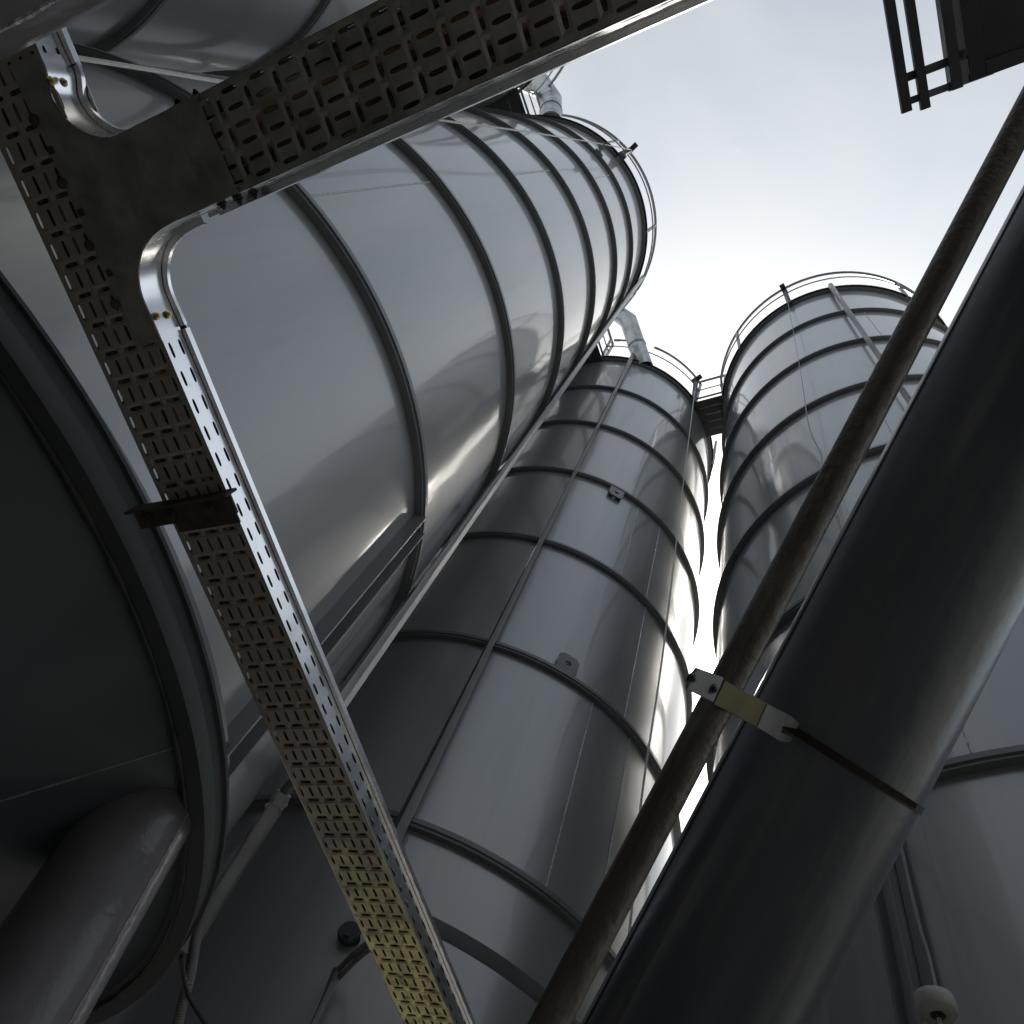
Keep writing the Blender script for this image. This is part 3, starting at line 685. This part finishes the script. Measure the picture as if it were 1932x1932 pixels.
block([zc(*p) for p in ((1318, 738), (1620, 895), (1710, 975), (1680, 1045), (1560, 1015), (1500, 1000), (1480, 1090), (1630, 1150), (1600, 1205), (1480, 1190), (1195, 1022))], .0, .006, M['alu'], 'end_plate')
for px, py in ((715, 590), (455, 460)):
    bm = bmesh.new(); bolt(bm, on_front(*zc(px, py), .0085), CN, .0035, .004); obj('screw', bm, M['dark'], cl)
# the strap round the pipe: perpendicular section, tilted a little
bm = bmesh.new()
strap = [on_pipe(1480+(1738-1480)*i/40., 1366+(1530-1366)*i/40.) for i in range(41)]
# continue behind the pipe
v0 = strap[-1]-BP0; sl_ = v0.dot(BDIR); r0 = v0-BDIR*sl_; v1 = strap[0]-BP0; sl0 = v1.dot(BDIR)
tot = 2*PI-math.acos(max(-1, min(1, (v1-BDIR*sl0).normalized().dot(r0.normalized()))))
axs = BDIR if BDIR.dot((v1-BDIR*sl0).cross(r0)) > 0 else -BDIR
for i in range(1, 33):
    f_ = i/32; strap.append(BP0+BDIR*(sl_+(sl0-sl_)*f_)+Matrix.Rotation(tot*f_, 3, axs) @ r0)
W = .0048; rows = []
for i, p in enumerate(strap):
    v = p-BP0; rr = (v-BDIR*v.dot(BDIR)).normalized(); c_ = BP0+BDIR*v.dot(BDIR); rows.append([bm.verts.new(c_+rr*(BR+a)+BDIR*b) for a, b in ((.0003, -W), (.0022, -W), (.0022, W), (.0003, W))])
for A, B in zip(rows, rows[1:]):
    for i in range(4): bm.faces.new((A[i], A[(i+1) % 4], B[(i+1) % 4], B[i]))
strap_o = obj('strap', bm, M['rust'], cl, 30)
bm = bmesh.new()
for i in range(0, 38):
    for f_ in (0, .5):
        p = strap[i].lerp(strap[i+1], f_); v = p-BP0; rr = (v-BDIR*v.dot(BDIR)).normalized(); dn = (strap[i+1]-strap[i]).normalized(); c_ = BP0+BDIR*(v.dot(BDIR)+.001)+rr*(BR+.003)
        box(bm, c_, dn, BDIR, rr, .0012, .0060, .0016)
obj('strap_teeth', bm, M['rust'], strap_o)['kind'] = 'stuff'

# ------------------------------------------------------------------ grey tube in the top left corner
e1, e2 = ray(0, 123).normalized(), ray(225, 3).normalized(); nq = e1.cross(e2).normalized()
if nq.dot(ray(0, 0)) < 0: nq = -nq
dq = nq.cross(Vector((0, 0, 1))).normalized()
pq = at(110, 58, .80); QR = .13; pc_ = pq+nq*QR
t = thing('steel_tube', 'grey painted tube with a rough weld line across the top left corner', 'pipe', pc_)
bm = bmesh.new(); tube(bm, [pc_+dq*s for s in (-3, -1, 0, 1, 1.5)], QR, 56); obj('barrel', bm, M['leg'], t, 60)
tw = (Vector((0, 0, H))-pc_); tw = (tw-dq*tw.dot(dq)).normalized()
dd = (-nq*math.cos(math.radians(33))+nq.cross(dq)*math.sin(math.radians(33))*(1 if nq.cross(dq).dot(tw) > 0 else -1))
bm = bmesh.new(); L = [pc_+dd*(QR+.0005)+dq*(-.8+.02*i) for i in range(80)]; tube(bm, L, [random.uniform(.0016, .0042) for _ in L], 6); obj('weld_seam', bm, M['weld'], t)

# ------------------------------------------------------------------ steel frame in the top right corner
ZF = 3.0+H
def fr(a, b, z=0.): return E1*a+E2*b+Vector((0, 0, ZF+z))
t = thing('overhead_rack', 'dark overhead steel rack with two long bars and a panel in the top right corner', 'rack', fr(.75, -.3))
def fbar(name, a0, a1, b0, b1, z0, z1, m):
    bm = bmesh.new(); c = fr((a0+a1)/2, (b0+b1)/2, (z0+z1)/2); box(bm, c, E1, E2, (0, 0, 1), a1-a0, b1-b0, z1-z0); bmesh.ops.bevel(bm, geom=list(bm.edges), offset=.0015, segments=1, affect='EDGES'); return obj(name, bm, m, t, 30)
fbar('long_bar', .507, .536, -2.2, .086, 0, .03, M['dark']); fbar('long_bar', .561, .588, -2.2, .096, 0, .03, M['dark'])
fbar('beam', .652, .683, -2.2, .072, 0, .06, M['dark']); fbar('beam_flange', .6835, .7035, -2.2, .064, .010, .014, M['rail'])
fbar('panel_rim', .704, .749, -2.2, .066, .005, .05, M['panel']); fbar('panel_rim', .7492, 1.9, .025, .066, .0052, .0498, M['panel'])
fbar('panel', .7494, 1.9, -2.2, .0248, .02, .028, M['panel'])
fbar('cross_bar', .510, .704, -.026, -.003, .0305, .034, M['rail']); fbar('cross_bar', .536, .775, .046, .068, .0302, .0334, M['rail'])
fbar('angle_lip', .508, .704, -.003, 0, .0005, .0345, M['rail'])
for a in (.695,):
    bm = bmesh.new(); bolt(bm, fr(a, -.018, .004), (0, 0, -1), .008, .010); obj('bolt', bm, M['dark'], t)
